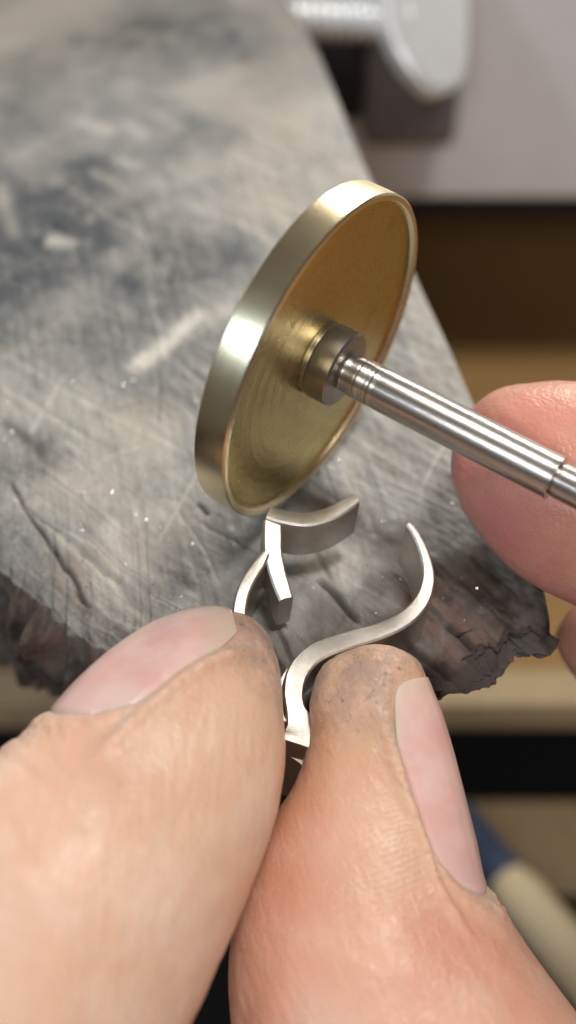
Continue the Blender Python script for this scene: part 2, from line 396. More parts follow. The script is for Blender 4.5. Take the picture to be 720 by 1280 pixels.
# ragged front line
sF = np.r_[0, np.cumsum(np.linalg.norm(np.diff(Fr, axis=0), axis=1))]
tg = np.gradient(Fr, axis=0); tg /= np.linalg.norm(tg, axis=1)[:, None]; nF = np.stack([tg[:, 1], -tg[:, 0]], -1)
win = np.minimum(1, np.minimum(np.arange(NU), np.arange(NU)[::-1])/12)[:, None]
rag = 0.05*fbm(xyz(sF*3, 0.0), 4, 3, 0.6)+0.03*fbm(xyz(sF*12, 3.0), 2, 5)
lobes = 0.13*np.abs(np.sin(sF*3.8+1.5*noise3(xyz(sF*1.3, 8.0), 4)))-0.05
rgt = sstep(0.55, 0.7, qu)
rag = rag*(1-0.6*rgt)+lobes*rgt
Fr = Fr+nF*rag[:, None]*win
Lr = left_b+(Fr[0]-left_b)*qv[:, None]
Bk = left_b+(right[0]-left_b)*qu[:, None]
u = qu[None, :, None]; v = qv[:, None, None]
G = (1-u)*Lr[:, None]+u*Rr[:, None]+(1-v)*Bk[None]+v*Fr[None]-((1-u)*(1-v)*Bk[0]+u*(1-v)*Bk[-1]+(1-u)*v*Fr[0]+u*v*Fr[-1])
X, Y = G[..., 0], G[..., 1]
XY = np.stack([X, Y], -1)
# distance to front & right rims (grid-space approximations)
dF = np.linalg.norm(XY-Fr[None], axis=-1)
dR = np.linalg.norm(XY-Rr[:, None], axis=-1)
fine_front = np.array([onz(a, b)[:2] for a, b in [(0, 690), (132, 792)]])
Z = 0.035*fbm(xyz(X*0.7, Y*0.7), 3, 11)
gd = (onz(300, 620)-onz(0, 430))[:2]; gd /= np.linalg.norm(gd); gp = np.array([-gd[1], gd[0]])
a_ = XY@gd; b_ = XY@gp
warp = 0.25*fbm(xyz(a_*0.35, b_*0.8), 3, 21)
mask_g = sstep(-0.35, 0.25, fbm(xyz(X*0.5, Y*0.5, 4.0), 3, 31)+0.9*sstep(3.2, 0.3, Y)-0.45)
groove = fbm(xyz((b_+warp)*14, a_*0.5), 4, 41, 0.6)
near = sstep(6.5, 2.2, Y)
Z += 0.010*groove*(0.25+mask_g)*(0.3+0.7*near)
groove2 = fbm(xyz((a_*0.6+b_*0.8)*20, (a_*0.8-b_*0.6)*0.9, 7.0), 3, 51, 0.6)
Z += 0.004*groove2*near
Z += 0.005*fbm(xyz(X*16, Y*16), 3, 61)*(0.3+0.7*near)
scuff = np.zeros_like(X); crack = np.zeros_like(X); smudge = np.zeros_like(X); tan = np.zeros_like(X)
def seg(p0, p1):
    p0 = onz(*p0)[:2]; p1 = onz(*p1)[:2]; d = p1-p0; L = np.linalg.norm(d); d /= L
    r = XY-p0; t = r@d; q = r[..., 0]*-d[1]+r[..., 1]*d[0]
    return t/L, q, L
def add_scratch(p0, p1, w, depth, sc=0.0, cr=0.0, wob=0.02):
    global Z, scuff, crack
    t, q, L = seg(p0, p1)
    m = (np.abs(q) < 3*w+2*wob) & (t > -0.03) & (t < 1.03)
    if not m.any(): return
    t = t[m]; q = q[m]+wob*fbm(xyz(t*L*2.5, w*77+p0[0]), 3, 71)
    k = np.exp(-(q/w)**2)*sstep(-0.02, 0.12, t)*sstep(1.02, 0.8, t)
    Z[m] -= depth*k; scuff[m] = np.maximum(scuff[m], sc*k); crack[m] = np.maximum(crack[m], cr*k)
for p0, p1, w, dp, sc, cr in [
    ((160, 470), (265, 382), 0.085, 0.006, 1.3, 0), ((225, 430), (300, 372), 0.06, 0.0, 0.45, 0), ((95, 148), (148, 166), 0.08, 0.0, 0.75, 0), ((150, 150), (185, 172), 0.07, 0.0, 0.55, 0),
    ((140, 195), (180, 210), 0.06, 0, 0.6, 0), ((110, 210), (160, 240), 0.05, 0, 0.4, 0), ((190, 140), (235, 165), 0.06, 0, 0.4, 0), ((55, 300), (100, 300), 0.10, 0, 0.8, 0),
    ((0, 225), (22, 305), 0.07, 0.0, 0.4, 0), ((80, 470), (36, 545), 0.02, 0.008, 0.7, 0), ((0, 480), (130, 560), 0.025, 0.012, 0.5, 0), ((0, 440), (160, 530), 0.02, 0.012, 0.35, 0),
    ((12, 596), (70, 690), 0.014, 0.03, 0, 0.7), ((62, 672), (112, 752), 0.018, 0.035, 0, 0.85), ((30, 625), (75, 660), 0.012, 0.02, 0, 0.6), ((60, 650), (200, 770), 0.03, 0.03, 0, 0.35), ((246, 625), (262, 642), 0.018, 0.03, 0, 0.9),
    ((0, 520), (60, 575), 0.05, 0.02, 0, 0.5), ((60, 280), (100, 297), 0.05, 0.02, 0, 0.6), ((60, 655), (200, 760), 0.05, -0.02, 0.7, 0), ((120, 650), (215, 740), 0.06, 0, 0.45, 0),
    ((395, 720), (450, 780), 0.025, 0.05, 0, 0.85), ((372, 640), (420, 730), 0.02, 0.02, 0, 0.5), ((330, 800), (360, 840), 0.02, 0.03, 0, 0.8), ((345, 780), (380, 850), 0.015, 0.03, 0, 0.7),
    ((500, 790), (560, 830), 0.03, 0.04, 0, 0.8), ((560, 770), (600, 800), 0.03, 0.04, 0, 0.8), ((470, 760), (640, 735), 0.05, 0, 0.35, 0), ((430, 560), (470, 690), 0.08, 0, 0.35, 0),
    ((300, 560), (345, 500), 0.05, 0, 0.3, 0), ((215, 330), (210, 355), 0.03, 0.015, 0, 0.5)]:
    add_scratch(p0, p1, w, dp, sc, cr)
for k in range(60):
    x0, y0 = rng.uniform(-60, 620), rng.uniform(120, 860)
    ang = R(rng.normal(28, 9)) if rng.random() < 0.7 else R(rng.uniform(0, 180))
    L = rng.uniform(20, 170)
    light = rng.random() < 0.55
    add_scratch((x0, y0), (x0+L*math.cos(ang), y0+L*math.sin(ang)), rng.uniform(0.006, 0.018), rng.uniform(0.003, 0.012),
                rng.uniform(0.2, 0.6) if light else 0, 0 if light else rng.uniform(0.15, 0.5), 0.015)
NB = [fbm(xyz(X*1.6, Y*1.6), 4, 9), fbm(xyz(X*1.9+7, Y*1.9), 4, 29)]
def blob(cx, cy, rx, ry, amt, arr, sd):
    c = onz(cx, cy)[:2]; ex_ = onz(cx+rx, cy)[:2]-c; ey_ = onz(cx, cy-ry)[:2]-c
    d = np.sqrt(((X-c[0])/np.linalg.norm(ex_))**2+((Y-c[1])/np.linalg.norm(ey_))**2)+0.42*NB[sd % 2]
    return np.maximum(arr, amt*sstep(1.15, 0.25, d))
for q in [(130, 420, 190, 120, 0.5), (40, 290, 170, 150, 1.25), (-10, 420, 70, 60, 0.8), (20, 130, 90, 90, 0.5), (200, 50, 130, 45, 0.8), (230, 335, 130, 80, 0.85), (230, 190, 90, 50, 0.5), (130, 400, 150, 70, 0.45), (30, 570, 70, 50, 0.6), (215, 480, 60, 40, 0.55),
          (300, 690, 60, 55, 0.55), (480, 560, 60, 60, 0.2), (560, 720, 110, 80, 0.45), (60, 340, 60, 40, 0.5), (400, 760, 60, 40, 0.35), (210, 610, 90, 40, 0.35)]:
    smudge = blob(*q, smudge, int(q[0]))
for q in [(60, 20, 220, 90, 0.75), (330, 130, 90, 160, 0.6), (420, 220, 60, 90, 0.5), (190, 530, 60, 40, 0.6), (150, 690, 120, 60, 0.55), (80, 620, 110, 60, 0.35), (545, 430, 40, 90, 0.35)]:
    tan = blob(*q, tan, int(q[0])+3)
# rims: eased edges, front falls off where it has been filed away
rim = np.minimum(dF, dR)
Z -= 0.05*np.exp(-(dR/0.07)**2)
fall = np.interp(qu, [0, 0.25, 0.42, 0.6, 0.8, 1], [0.10, 0.12, 0.18, 0.16, 0.14, 0.12])[None, :]
Z -= fall*np.exp(-(dF/0.55)**1.2)+0.06*np.exp(-(dF/0.05)**2)
Z += (0.05*np.exp(-(dF/0.6)))*fbm(xyz(X*5, Y*5), 4, 81, 0.55)*(1-0.65*sstep(0.55, 0.75, qu))[None]
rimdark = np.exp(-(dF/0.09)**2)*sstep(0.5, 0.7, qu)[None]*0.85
torn = sstep(1.0, 0.12, dF*np.interp(qu, [0, 0.45, 0.65, 1], [1.6, 1.4, 0.7, 0.55])[None]+0.35*fbm(xyz(X*3.2, Y*3.2), 4, 91))*np.interp(qu, [0, 0.3, 0.5, 0.72, 0.85, 1], [0.25, 0.3, 0.35, 0.7, 1, 1])[None, :]  # torn, charred wood; widened at right to paint in the second hand's shadow too
Top = np.stack([X, Y, Z], -1)
# torn front face
NF = 70
zb = -2.1
fv = np.linspace(0, 1, NF+1)[1:]
s = sF[None, :]; tz = (fv*1.2)[:, None]
damp = (1-0.65*sstep(0.6, 0.8, qu))[None]
face_out = 0.10*np.sin(np.pi*np.minimum(1, fv*1.3))[:, None]-0.12*(fv**2)[:, None]
fiss = fbm(xyz(s*4.0, tz*0.6, 2.0), 4, 101, 0.6)
rdg = 1-np.abs(fbm(xyz(s*3.2+0.5*fiss, tz*0.5, 9.0), 3, 111, 0.6))*1.6
disp = face_out+(0.10+0.07*sstep(0.4, 0.2, qu)[None])*fiss*np.minimum(1, fv*6)[:, None]*damp-(0.14+0.16*sstep(0.4, 0.2, qu)[None])*np.clip(rdg-0.62, 0, 1)*np.minimum(1, fv*5)[:, None]+0.03*fbm(xyz(s*16, tz*7, 1.0), 3, 121)*np.minimum(1, fv*5)[:, None]
endz = zb+0.35*fbm(xyz(sF*1.8, 5.0), 3, 131)*win[:, 0]
endz = np.where(qu > 0.62, endz+1.72*sstep(0.62, 0.8, qu), endz)
FX = Fr[None]+nF[None]*(disp*win[:, 0])[..., None]
FZ = Z[-1][None]+(endz-Z[-1])[None]*fv[:, None]+0.03*fiss*win[:, 0]
Face = np.concatenate([FX, FZ[..., None]], -1)
# right side wall
NR = 24; rv = np.linspace(0, 1, NR+1)[1:]
sR = np.r_[0, np.cumsum(np.linalg.norm(np.diff(Rr, axis=0), axis=1))]
rb = np.interp(np.linspace(0, 1, NV), [0, 0.45, 0.7, 1], [zb, zb, endz[-1], endz[-1]])
Rw = np.concatenate([np.repeat(Rr[None], NR, 0)+0.01*fbm(xyz(sR[None]*3, rv[:, None]*3), 3, 141)[..., None]*np.array([1, 0.4]),
                     (Z[:, -1][None]+(rb-Z[:, -1])[None]*rv[:, None])[..., None]], -1)
V = np.vstack([Top.reshape(-1, 3), Face.reshape(-1, 3), Rw.reshape(-1, 3)])
f1 = grid_faces(NV, NU)[:, ::-1]
base_ = NV*NU
idF = np.vstack([np.arange((NV-1)*NU, NV*NU)[None], base_+np.arange(NF*NU).reshape(NF, NU)])
f2 = np.stack([idF[:-1, :-1], idF[1:, :-1], idF[1:, 1:], idF[:-1, 1:]], -1).reshape(-1, 4)
base2 = base_+NF*NU
idR = np.vstack([(np.arange(NV)*NU+NU-1)[None], base2+np.arange(NR*NV).reshape(NR, NV)])
f3 = np.stack([idR[:-1, :-1], idR[:-1, 1:], idR[1:, 1:], idR[1:, :-1]], -1).reshape(-1, 4)
f1u = np.vstack([f1, f2, f3])
pin = thing('bench_pin', 'worn grey wooden bench pin, scratched on top with a torn dark front edge', 'bench pin', (0, 0, 0))
me = mesh_np('pin_block', V, f1u)
fz = np.zeros(NF*NU); rz = np.zeros(NR*NV)
fcol = (0.55+0.45*fiss).clip(0, 1)*np.interp(qu, [0, 0.5, 1], [0.95, 1, 1])[None]
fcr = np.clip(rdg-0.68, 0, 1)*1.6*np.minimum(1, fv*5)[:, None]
attr(me, 'fa', np.r_[(a_+0*b_).ravel(), np.repeat(tz*1.3, NU, 1).ravel(), np.repeat(sR[None], NR, 0).ravel()])
attr(me, 'fb', np.r_[(b_+warp).ravel(), (np.repeat(s, NF, 0)+0.12*fiss).ravel(), np.repeat(rv[:, None]*2, NV, 1).ravel()])
attr(me, 'near', np.r_[(near*(0.35+0.65*mask_g)).ravel(), np.ones(NF*NU), rz+0.5])
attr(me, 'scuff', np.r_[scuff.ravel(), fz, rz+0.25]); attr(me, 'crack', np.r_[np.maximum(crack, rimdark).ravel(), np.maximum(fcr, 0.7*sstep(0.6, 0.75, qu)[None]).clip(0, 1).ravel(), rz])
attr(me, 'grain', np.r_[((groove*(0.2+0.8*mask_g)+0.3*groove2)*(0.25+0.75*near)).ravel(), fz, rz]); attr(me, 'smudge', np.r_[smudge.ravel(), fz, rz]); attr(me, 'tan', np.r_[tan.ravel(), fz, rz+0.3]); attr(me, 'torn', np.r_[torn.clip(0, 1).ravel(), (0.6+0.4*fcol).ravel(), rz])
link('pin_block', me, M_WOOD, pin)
# underside so that the block is solid
Fi = Fr-nF*0.3*win
ring = np.vstack([np.c_[Fi, endz], np.c_[Rr[::-1], rb[::-1]], np.c_[Bk[::-1], np.full(NU, zb)], np.c_[Lr, np.full(NV, zb)]])
bm = bmesh.new()
for i in range(0, NU-1, 4):
    pass
vsb = [bm.verts.new(p) for p in ring[::6]]
bm.faces.new(vsb); bmesh.ops.triangulate(bm, faces=bm.faces)
me = bm_mesh(bm, 'underside'); attr(me, 'torn', np.ones(len(me.vertices)))
link('underside', me, M_WOOD, pin)

# filings scattered on the wood
vs_, fs_ = [], []
cand = rng.integers(0, NU*NV, 9000)
flatT = Top.reshape(-1, 3)
n_ = 0
for c in cand:
    p = flatT[c]
    qx, qy = project(p)
    if not (-20 < qx < 640 and 330 < qy < 860): continue
    wgt = math.exp(-((qx-90)/140)**2-((qy-560)/110)**2)+0.5*math.exp(-((qx-320)/200)**2-((qy-700)/120)**2)
    if rng.random() > wgt*0.8: continue
    s_ = abs(rng.normal(0.0022, 0.0022))+0.0026
    q = Matrix.Rotation(rng.uniform(0, 6.28), 3, 'Z') @ Matrix.Rotation(rng.normal(0, 0.5), 3, 'X')
    k = len(vs_)
    for a, b, c_ in ((-1, -0.6, 0), (1, -0.5, 0.1), (0.9, 0.6, 0), (-0.8, 0.5, 0.15), (0, 0, 0.8)):
        w_ = q @ Vector((a*s_, b*s_, c_*s_)); vs_.append((p[0]+w_.x, p[1]+w_.y, p[2]+0.003+w_.z))
    fs_ += [(k, k+1, k+4), (k+1, k+2, k+4), (k+2, k+3, k+4), (k+3, k, k+4), (k+3, k+2, k+1), (k+3, k+1, k)]
o = link('filings', mesh_np('filings', vs_, fs_, False), M_GLINT); o['kind'] = 'stuff'
o['label'] = 'tiny bright metal filings scattered on the worn wood'; o['category'] = 'filings'

# ------------------------------------------------------------------ brass wheel on its mandrel
wd = 8.8
tl = R(18.4); im = np.array([0.9203, 0.5145]); im = im/np.linalg.norm(im)*math.cos(tl)
axis = im[0]*RT-im[1]*UP-math.sin(tl)*FWD
wc = px(408.5, 451.5, wd)
q = Vector(axis).to_track_quat('Z', 'Y')
whl = thing('polishing_wheel', 'brass disc wheel on a steel mandrel, its rim touching the silver ring', 'polishing wheel', wc)
whl.rotation_mode = 'QUATERNION'; whl.rotation_quaternion = q
Rw_ = 1.162; th = 0.24
rimp = [(0.0, -th), (0.4, -th), (Rw_-0.03, -th), (Rw_-0.012, -th+0.003), (Rw_, -th+0.016), (Rw_+0.002, -th*0.5), (Rw_, -0.014), (Rw_-0.012, -0.001), (Rw_-0.040, 0.0), (Rw_-0.052, -0.010), (Rw_-0.060, -0.034)]
link('rim', lathe('rim', rimp, 256), M_BRASS, whl)
facep = [(Rw_-0.0605, -0.0345), (Rw_-0.09, -0.040), (0.8, -0.042), (0.5, -0.043), (0.0, -0.043)]
fp = []
for (r0, z0), (r1, z1) in zip(facep[:-1], facep[1:]):
    for k in range(16):
        f_ = k/16; r_ = r0+(r1-r0)*f_; z_ = z0+(z1-z0)*f_
        fp.append((r_, z_+(0.0007*math.sin(r_*110)+0.0005*math.sin(r_*47+1) if 0.3 < r_ < 1.0 else 0)))
fp.append(facep[-1])
link('disc_face', lathe('disc_face', fp, 256), M_BRASS_FACE, whl)
link('collar', lathe('collar', [(0, -0.0425), (0.25, -0.0425), (0.25, -0.025), (0.257, -0.02), (0.262, -0.01), (0.262, 0.135), (0.248, 0.150), (0.2, 0.152), (0.0, 0.152)], 96), M_COLLAR, whl)
Ls = 1.70
sp_ = [(0, 0.151), (0.118, 0.151), (0.134, 0.17), (0.134, 0.215), (0.142, 0.25)]
z = 0.25
while z < 0.42:
    sp_ += [(0.142, z), (0.142, z+0.022), (0.139, z+0.026), (0.139, z+0.03)]; z += 0.034
sp_ += [(0.144, 0.44), (0.144, Ls-0.022), (0.149, Ls-0.016), (0.149, Ls-0.006), (0.140, Ls), (0.0, Ls)]
link('shaft', lathe('shaft', sp_, 96), M_STEEL, whl)
link('shank', lathe('shank', [(0, Ls+0.001), (0.108, Ls+0.001), (0.118, Ls+0.03), (0.118, Ls+1.9), (0, Ls+1.9)], 96), M_STEEL, whl)
link('collet_nose', lathe('collet_nose', [(0.12, Ls+1.4), (0.3, Ls+1.45), (0.42, Ls+1.9), (0.55, Ls+2.2), (0.6, Ls+3.4), (0.75, Ls+3.8), (0.75, Ls+8), (0.0, Ls+8)], 64), M_STEEL, whl)

# ------------------------------------------------------------------ silver ring
def rdep(y): return 8.86-(y-640)*0.00165
EX = -0.10*RT-0.67*UP+0.74*FWD; EX /= np.linalg.norm(EX)
ringo = thing('silver_ring', 'unfinished silver ring of curled flat strips held between two fingertips', 'ring', px(375, 900, 8.5))
def strip(name, pts, widths, h=0.42, bev=0.012, n=70, dz=0.0):
    P = catmull(pts, np.linspace(0, len(pts)-1, n)); w = catmull(np.array(widths, float), np.linspace(0, len(pts)-1, n))
    C = np.array([px(a, b, rdep(b)+dz) for a, b in P])
    T = np.gradient(C, axis=0); T /= np.linalg.norm(T, axis=1)[:, None]
    Pn = np.cross(T, EX); Pn /= np.linalg.norm(Pn, axis=1)[:, None]
    hw = (w/F*8.7/2)[:, None]
    b = bev
    sec = [(-1, b, 0, 0), (-1, 0, b, 0), (1, 0, b, 0), (1, b, 0, 0)]
    rings = []
    up = lambda t: C+EX*t
    wob = 0.004*fbm(xyz(np.arange(n)*0.09, pts[0][0]*0.1), 3, 5)[:, None]
    rings = [up(b)-Pn*hw, up(0)-Pn*(hw-b), up(-b*0.25), up(0)+Pn*(hw-b), up(b)+Pn*hw, up(h-b)+Pn*(hw+wob), up(h)+Pn*(hw-b), up(h)-Pn*(hw-b), up(h-b)-Pn*(hw+wob)]
    m = len(rings); Vv = np.stack(rings, 1).reshape(-1, 3)-np.array(ringo.location)
    Fq = [tuple(x) for x in grid_faces(n, m, True)]
    bm = bmesh.new(); bv = [bm.verts.new(x) for x in Vv]
    for f_ in Fq: bm.faces.new([bv[i] for i in f_])
    bm.faces.new(bv[:m]); bm.faces.new(bv[-m:])
    bmesh.ops.recalc_face_normals(bm, faces=bm.faces)
    me = bm_mesh(bm, name, True); me.set_sharp_from_angle(angle=R(28))
    return link(name, me, M_SILVER, ringo)
strip('curled_strip', [(511, 654), (519, 664), (530, 688), (536, 718), (529, 747), (508, 771), (474, 788), (432, 800), (394, 815), (373, 838), (367, 864), (370, 886), (376, 904), (377, 917), (373, 930)],
      [9, 11, 13, 16, 19, 22, 24, 26, 27, 27, 25, 26, 38, 46, 45], h=0.40)
strip('curled_strip', [(336, 639), (352, 644), (382, 648), (412, 641), (434, 629), (446, 622)], [22, 22, 23, 22, 20, 16], h=0.32, dz=0.0)
strip('bar', [(341, 650), (341, 670), (342, 692), (349, 722), (358, 748)], [23, 24, 23, 22, 19], h=0.27, dz=0.004)
strip('curled_strip', [(333, 690), (324, 704), (311, 724), (302, 746), (299, 775), (303, 810), (312, 840)], [10, 15, 17, 17, 17, 17, 17], h=0.40, dz=-0.02)
strip('shank_band', [(359, 836), (352, 852), (349, 872), (352, 890), (357, 902)], [3, 5, 5, 5, 3], h=0.30, bev=0.004, dz=0.02)
strip('shank_band', [(340, 932), (356, 936), (372, 944), (384, 956), (388, 985)], [10, 12, 12, 12, 12], h=0.5, dz=0.16)

# ------------------------------------------------------------------ hands
def nail_free(nail, x):
    a = np.clip(np.abs(x), 0, 1.1)
    return 0.04*a**2+nail.get('round', 0.16)*a**7+nail.get('skew', 0)*np.clip(x, 0, 1.1)**1.4
def digit(out, deps, nail=None, ratio=(0.85, 0.85), NUu=460, NP=440, wrinkle=1.0, seed=0, toward=0.0, pad=None, creases=(), slant=0.0, ridge=1.0):
    """out: list of (Lx,Ly,Rx,Ry) from the tip outwards, first is the tip point; deps: depth per station."""
    n = len(out)-1
    outline = [(o[0], o[1]) for o in out[:0:-1]]+[(out[0][0], out[0][1])]+[(o[2], o[3]) for o in out[1:]]
    qs = np.linspace(0, 1, NUu); uu = n*(0.25*qs+0.75*qs**2.0); uu = n*(1-np.cos(np.pi*np.minimum(qs, 1)))/2*0.35+uu*0.65
    uu[0] = 0
    Lp = catmull(outline, n-uu); Rp = catmull(outline, n+uu)
    dp = catmull(np.array(deps, float), uu)
    L3 = np.array([px(a, b, d) for (a, b), d in zip(Lp, dp)]); R3 = np.array([px(a, b, d) for (a, b), d in zip(Rp, dp)])
    c = (L3+R3)/2; w = np.linalg.norm(L3-R3, axis=1)/2
    # smoothed axis
    ax = np.zeros_like(c)
    for i in range(NUu):
        i2 = np.searchsorted(uu, min(n, uu[i]+1.2)); i1 = np.searchsorted(uu, max(0.0, uu[i]-1.2))
        i2 = min(i2, NUu-1); ax[i] = c[i2]-c[i1]
    ax /= np.linalg.norm(ax, axis=1)[:, None]
    e1 = L3-R3; e1[0] = e1[1]; e1 /= np.linalg.norm(e1, axis=1)[:, None]
    e2 = np.cross(e1, ax); e2 *= np.sign(-(e2@FWD))[:, None]; e2 /= np.linalg.norm(e2, axis=1)[:, None]
    psi = np.linspace(0, 2*np.pi, NP, endpoint=False)
    cp, sp = np.cos(psi)[None], np.sin(psi)[None]
    hf, hb = ratio
    h = np.where(sp > 0, hf, hb)
    P = c[:, None]+e1[:, None]*(w[:, None]*cp)[..., None]+e2[:, None]*(w[:, None]*h*sp)[..., None]
    # arc measures in cm
    sl = np.r_[0, np.cumsum(np.linalg.norm(np.diff(c, axis=0), axis=1))]
    arc = w[:, None]*psi[None]
    def normals(P):
        du = np.gradient(P, axis=0); dv = (np.roll(P, -1, 1)-np.roll(P, 1, 1))
        N = np.cross(dv, du); N /= np.linalg.norm(N, axis=2)[..., None]+1e-12
        s_ = np.sign(((P-c[:, None])*N).sum(-1)); 
        return N*np.median(s_)
    N = normals(P)
    D = np.zeros(P.shape[:2])
    ps = (psi[None]+np.pi) % (2*np.pi)-np.pi
    info = dict(P=P, N=N, sl=sl, w=w, uu=uu, psi=psi, c=c, e1=e1, e2=e2, ax=ax)
    if nail:
        pn, hw, u0, u1 = nail['psi'], nail['half'], nail['u0'], nail['u1']
        s0 = np.interp(u0, uu, sl); s1 = np.interp(u1, uu, sl)
        rr = np.interp((u0+u1)/2, uu, w)
        x = (ps-pn)*np.minimum(np.maximum(w[:, None], 0.05), 2)   # across in cm
        hwa = np.minimum(hw*(rr/np.maximum(w, 1e-3))**1.0, R(74))[:, None]
        info['hwa'] = hwa[:, 0]
        xx = (ps-pn)/hwa                                      # -1..1
        y = (sl[:, None]-s0)/(s1-s0)                          # 0 free edge .. 1 cuticle
        ycut = 1-0.10*xx**2-0.14*xx**4                                   # rounded proximal fold
        yfree = nail_free(nail, xx)
        inside = sstep(1.06, 0.94, np.abs(xx))*sstep(1.04, 0.97, y/ycut)*sstep(-0.10, 0.02, y-yfree)
        D -= 0.020*inside
        fold_l = np.exp(-((np.abs(xx)-1.10)/0.10)**2)*sstep(0.05, 0.35, y)*sstep(1.25, 1.0, y)
        fold_p = np.exp(-((y/ycut-1.10)/0.09)**2)*sstep(1.25, 0.9, np.abs(xx))
        D += 0.036*np.maximum(fold_l, 0.8*fold_p)
        D += 0.010*fbm(xyz(x*14, sl[:, None]*20), 3, seed+3)*np.maximum(fold_l, fold_p)
        info.update(xx=xx, y=y, inside=inside)
        info['dry'] = np.maximum(np.exp(-((np.abs(xx)-1.04)/0.06)**2)*sstep(0.0, 0.1, y)*sstep(1.15, 1.0, y), np.exp(-((y/ycut-1.03)/0.05)**2)*sstep(1.1, 1.0, np.abs(xx)))
    # broad form, creases, fine ridges
    Q = P
    D += wrinkle*0.008*fbm(Q*2.2, 3, seed+11)*sstep(0, 0.6, sl)[:, None]
    keep = 1-(info['inside'] if nail else 0)
    wr = fbm(xyz(sl[:, None]*9+0.8*fbm(Q*2.0, 2, seed+5), arc*2.4), 4, seed+21, 0.6)
    D += wrinkle*0.0010*wr*keep
    fr = fbm(np.stack([Q@(e1[NUu//2]*0.9+ax[NUu//2]*0.5), Q@(ax[NUu//2]*0.9-e1[NUu//2]*0.5), Q@e2[NUu//2]], -1)*np.array([26, 7, 7]), 3, seed+31, 0.6)
    D += wrinkle*0.0022*fr*keep
    rg = np.sin(2*np.pi*(sl[:, None]+slant*w[:, None]*ps+0.10*fbm(Q*1.4, 2, seed+41)+0.12*np.cos(ps*1.3))/0.043)
    pm = 1.0 if pad is None else sstep(1.3, 0.6, np.abs(((ps-pad+np.pi) % (2*np.pi))-np.pi))
    D += wrinkle*0.0009*ridge*rg*keep*pm*sstep(-0.3, 0.4, fbm(Q*1.8, 2, seed+61))*sstep(3.2, 1.8, sl)[:, None]*sstep(0.35, 0.95, sl)[:, None]
    for (uc, slope, pc, pw, dpt, wid) in creases:
        s_c = np.interp(uc, uu, sl)+slope*(ps-pc)+0.03*fbm(xyz(ps*2.5, uc), 3, seed+71)
        D -= dpt*np.exp(-((sl[:, None]-s_c)/wid)**2)*np.exp(-((ps-pc)/pw)**4)
    D *= sstep(0.0, 0.12, w)[:, None]*0.8+0.2
    info['D'] = D
    P2 = P+N*D[..., None]
    P2[0] = P2[0].mean(0)
    info['P2'] = P2
    return info
def digit_mesh(info, name, fields):
    P2 = info['P2']; n, m = P2.shape[:2]
    V = np.vstack([P2[0, :1], P2[1:].reshape(-1, 3), P2[-1].mean(0)[None]])
    j = np.arange(m); j2 = (j+1) % m
    quads = (grid_faces(n-1, m, True)+1)
    last = 1+(n-2)*m
    tris = np.vstack([np.stack([np.zeros(m, int), 1+j2, 1+j], -1), np.stack([last+j, last+j2, np.full(m, last+m)], -1)])
    Fq = np.vstack([np.stack([quads[:, 0], quads[:, 1], quads[:, 2]], -1), np.stack([quads[:, 0], quads[:, 2], quads[:, 3]], -1), tris])
    me = mesh_np(name, V, Fq)
    for k, a in fields.items():
        a = np.broadcast_to(a, (n, m)); attr(me, k, np.r_[a[0, 0], a[1:].ravel(), a[-1].mean()])
    bm = bmesh.new(); bm.from_mesh(me); bmesh.ops.recalc_face_normals(bm, faces=bm.faces); bm.to_mesh(me); bm.free()
    return me
def tube_mesh(name, pts, rad, flat=1.0, fdir=(0, 0, 1), n=60, m=40):
    P = catmull(pts, np.linspace(0, len(pts)-1, n)); r = catmull(np.array(rad, float), np.linspace(0, len(pts)-1, n))
    q = np.linspace(0, 1, n); r = r*np.sqrt(np.clip(1-(2*np.clip(q, 0, .08)/.16-1)**2, 0, 1))*np.sqrt(np.clip(1-(1-np.clip((1-q)/.08, 0, 1))**2, 0, 1))+1e-3
    T = np.gradient(P, axis=0); T /= np.linalg.norm(T, axis=1)[:, None]
    f_ = np.array(fdir, float); A_ = f_-(T@f_)[:, None]*T; A_ /= np.linalg.norm(A_, axis=1)[:, None]; B_ = np.cross(T, A_)
    a = np.linspace(0, 2*np.pi, m, endpoint=False)
    G_ = P[:, None]+A_[:, None]*(flat*r[:, None]*np.cos(a))[..., None]+B_[:, None]*(r[:, None]*np.sin(a))[..., None]
    info = dict(P2=np.concatenate([P[:1, None].repeat(m, 1), G_, P[-1:, None].repeat(m, 1)], 0))
    return digit_mesh(info, name, {k: 0.0 for k in ('flush', 'yellow', 'dry', 'dirt')})
def union(meshes, name, mat, parent):
    base = bpy.data.objects.new(name, meshes[0]); COL.objects.link(base)
    tmp = []
    for me in meshes[1:]:
        t = bpy.data.objects.new('tmp', me); COL.objects.link(t); tmp.append(t)
        md = base.modifiers.new('u', 'BOOLEAN'); md.operation = 'UNION'; md.object = t
        try: md.solver = 'MANIFOLD'
        except Exception: md.solver = 'EXACT'
    dg = bpy.context.evaluated_depsgraph_get()
    me = bpy.data.meshes.new_from_object(base.evaluated_get(dg)); me.name = name
    for t in tmp+[base]:
        bpy.data.objects.remove(t)
    me.polygons.foreach_set('use_smooth', np.ones(len(me.polygons), bool)); me.update()
    return link(name, me, mat, parent)

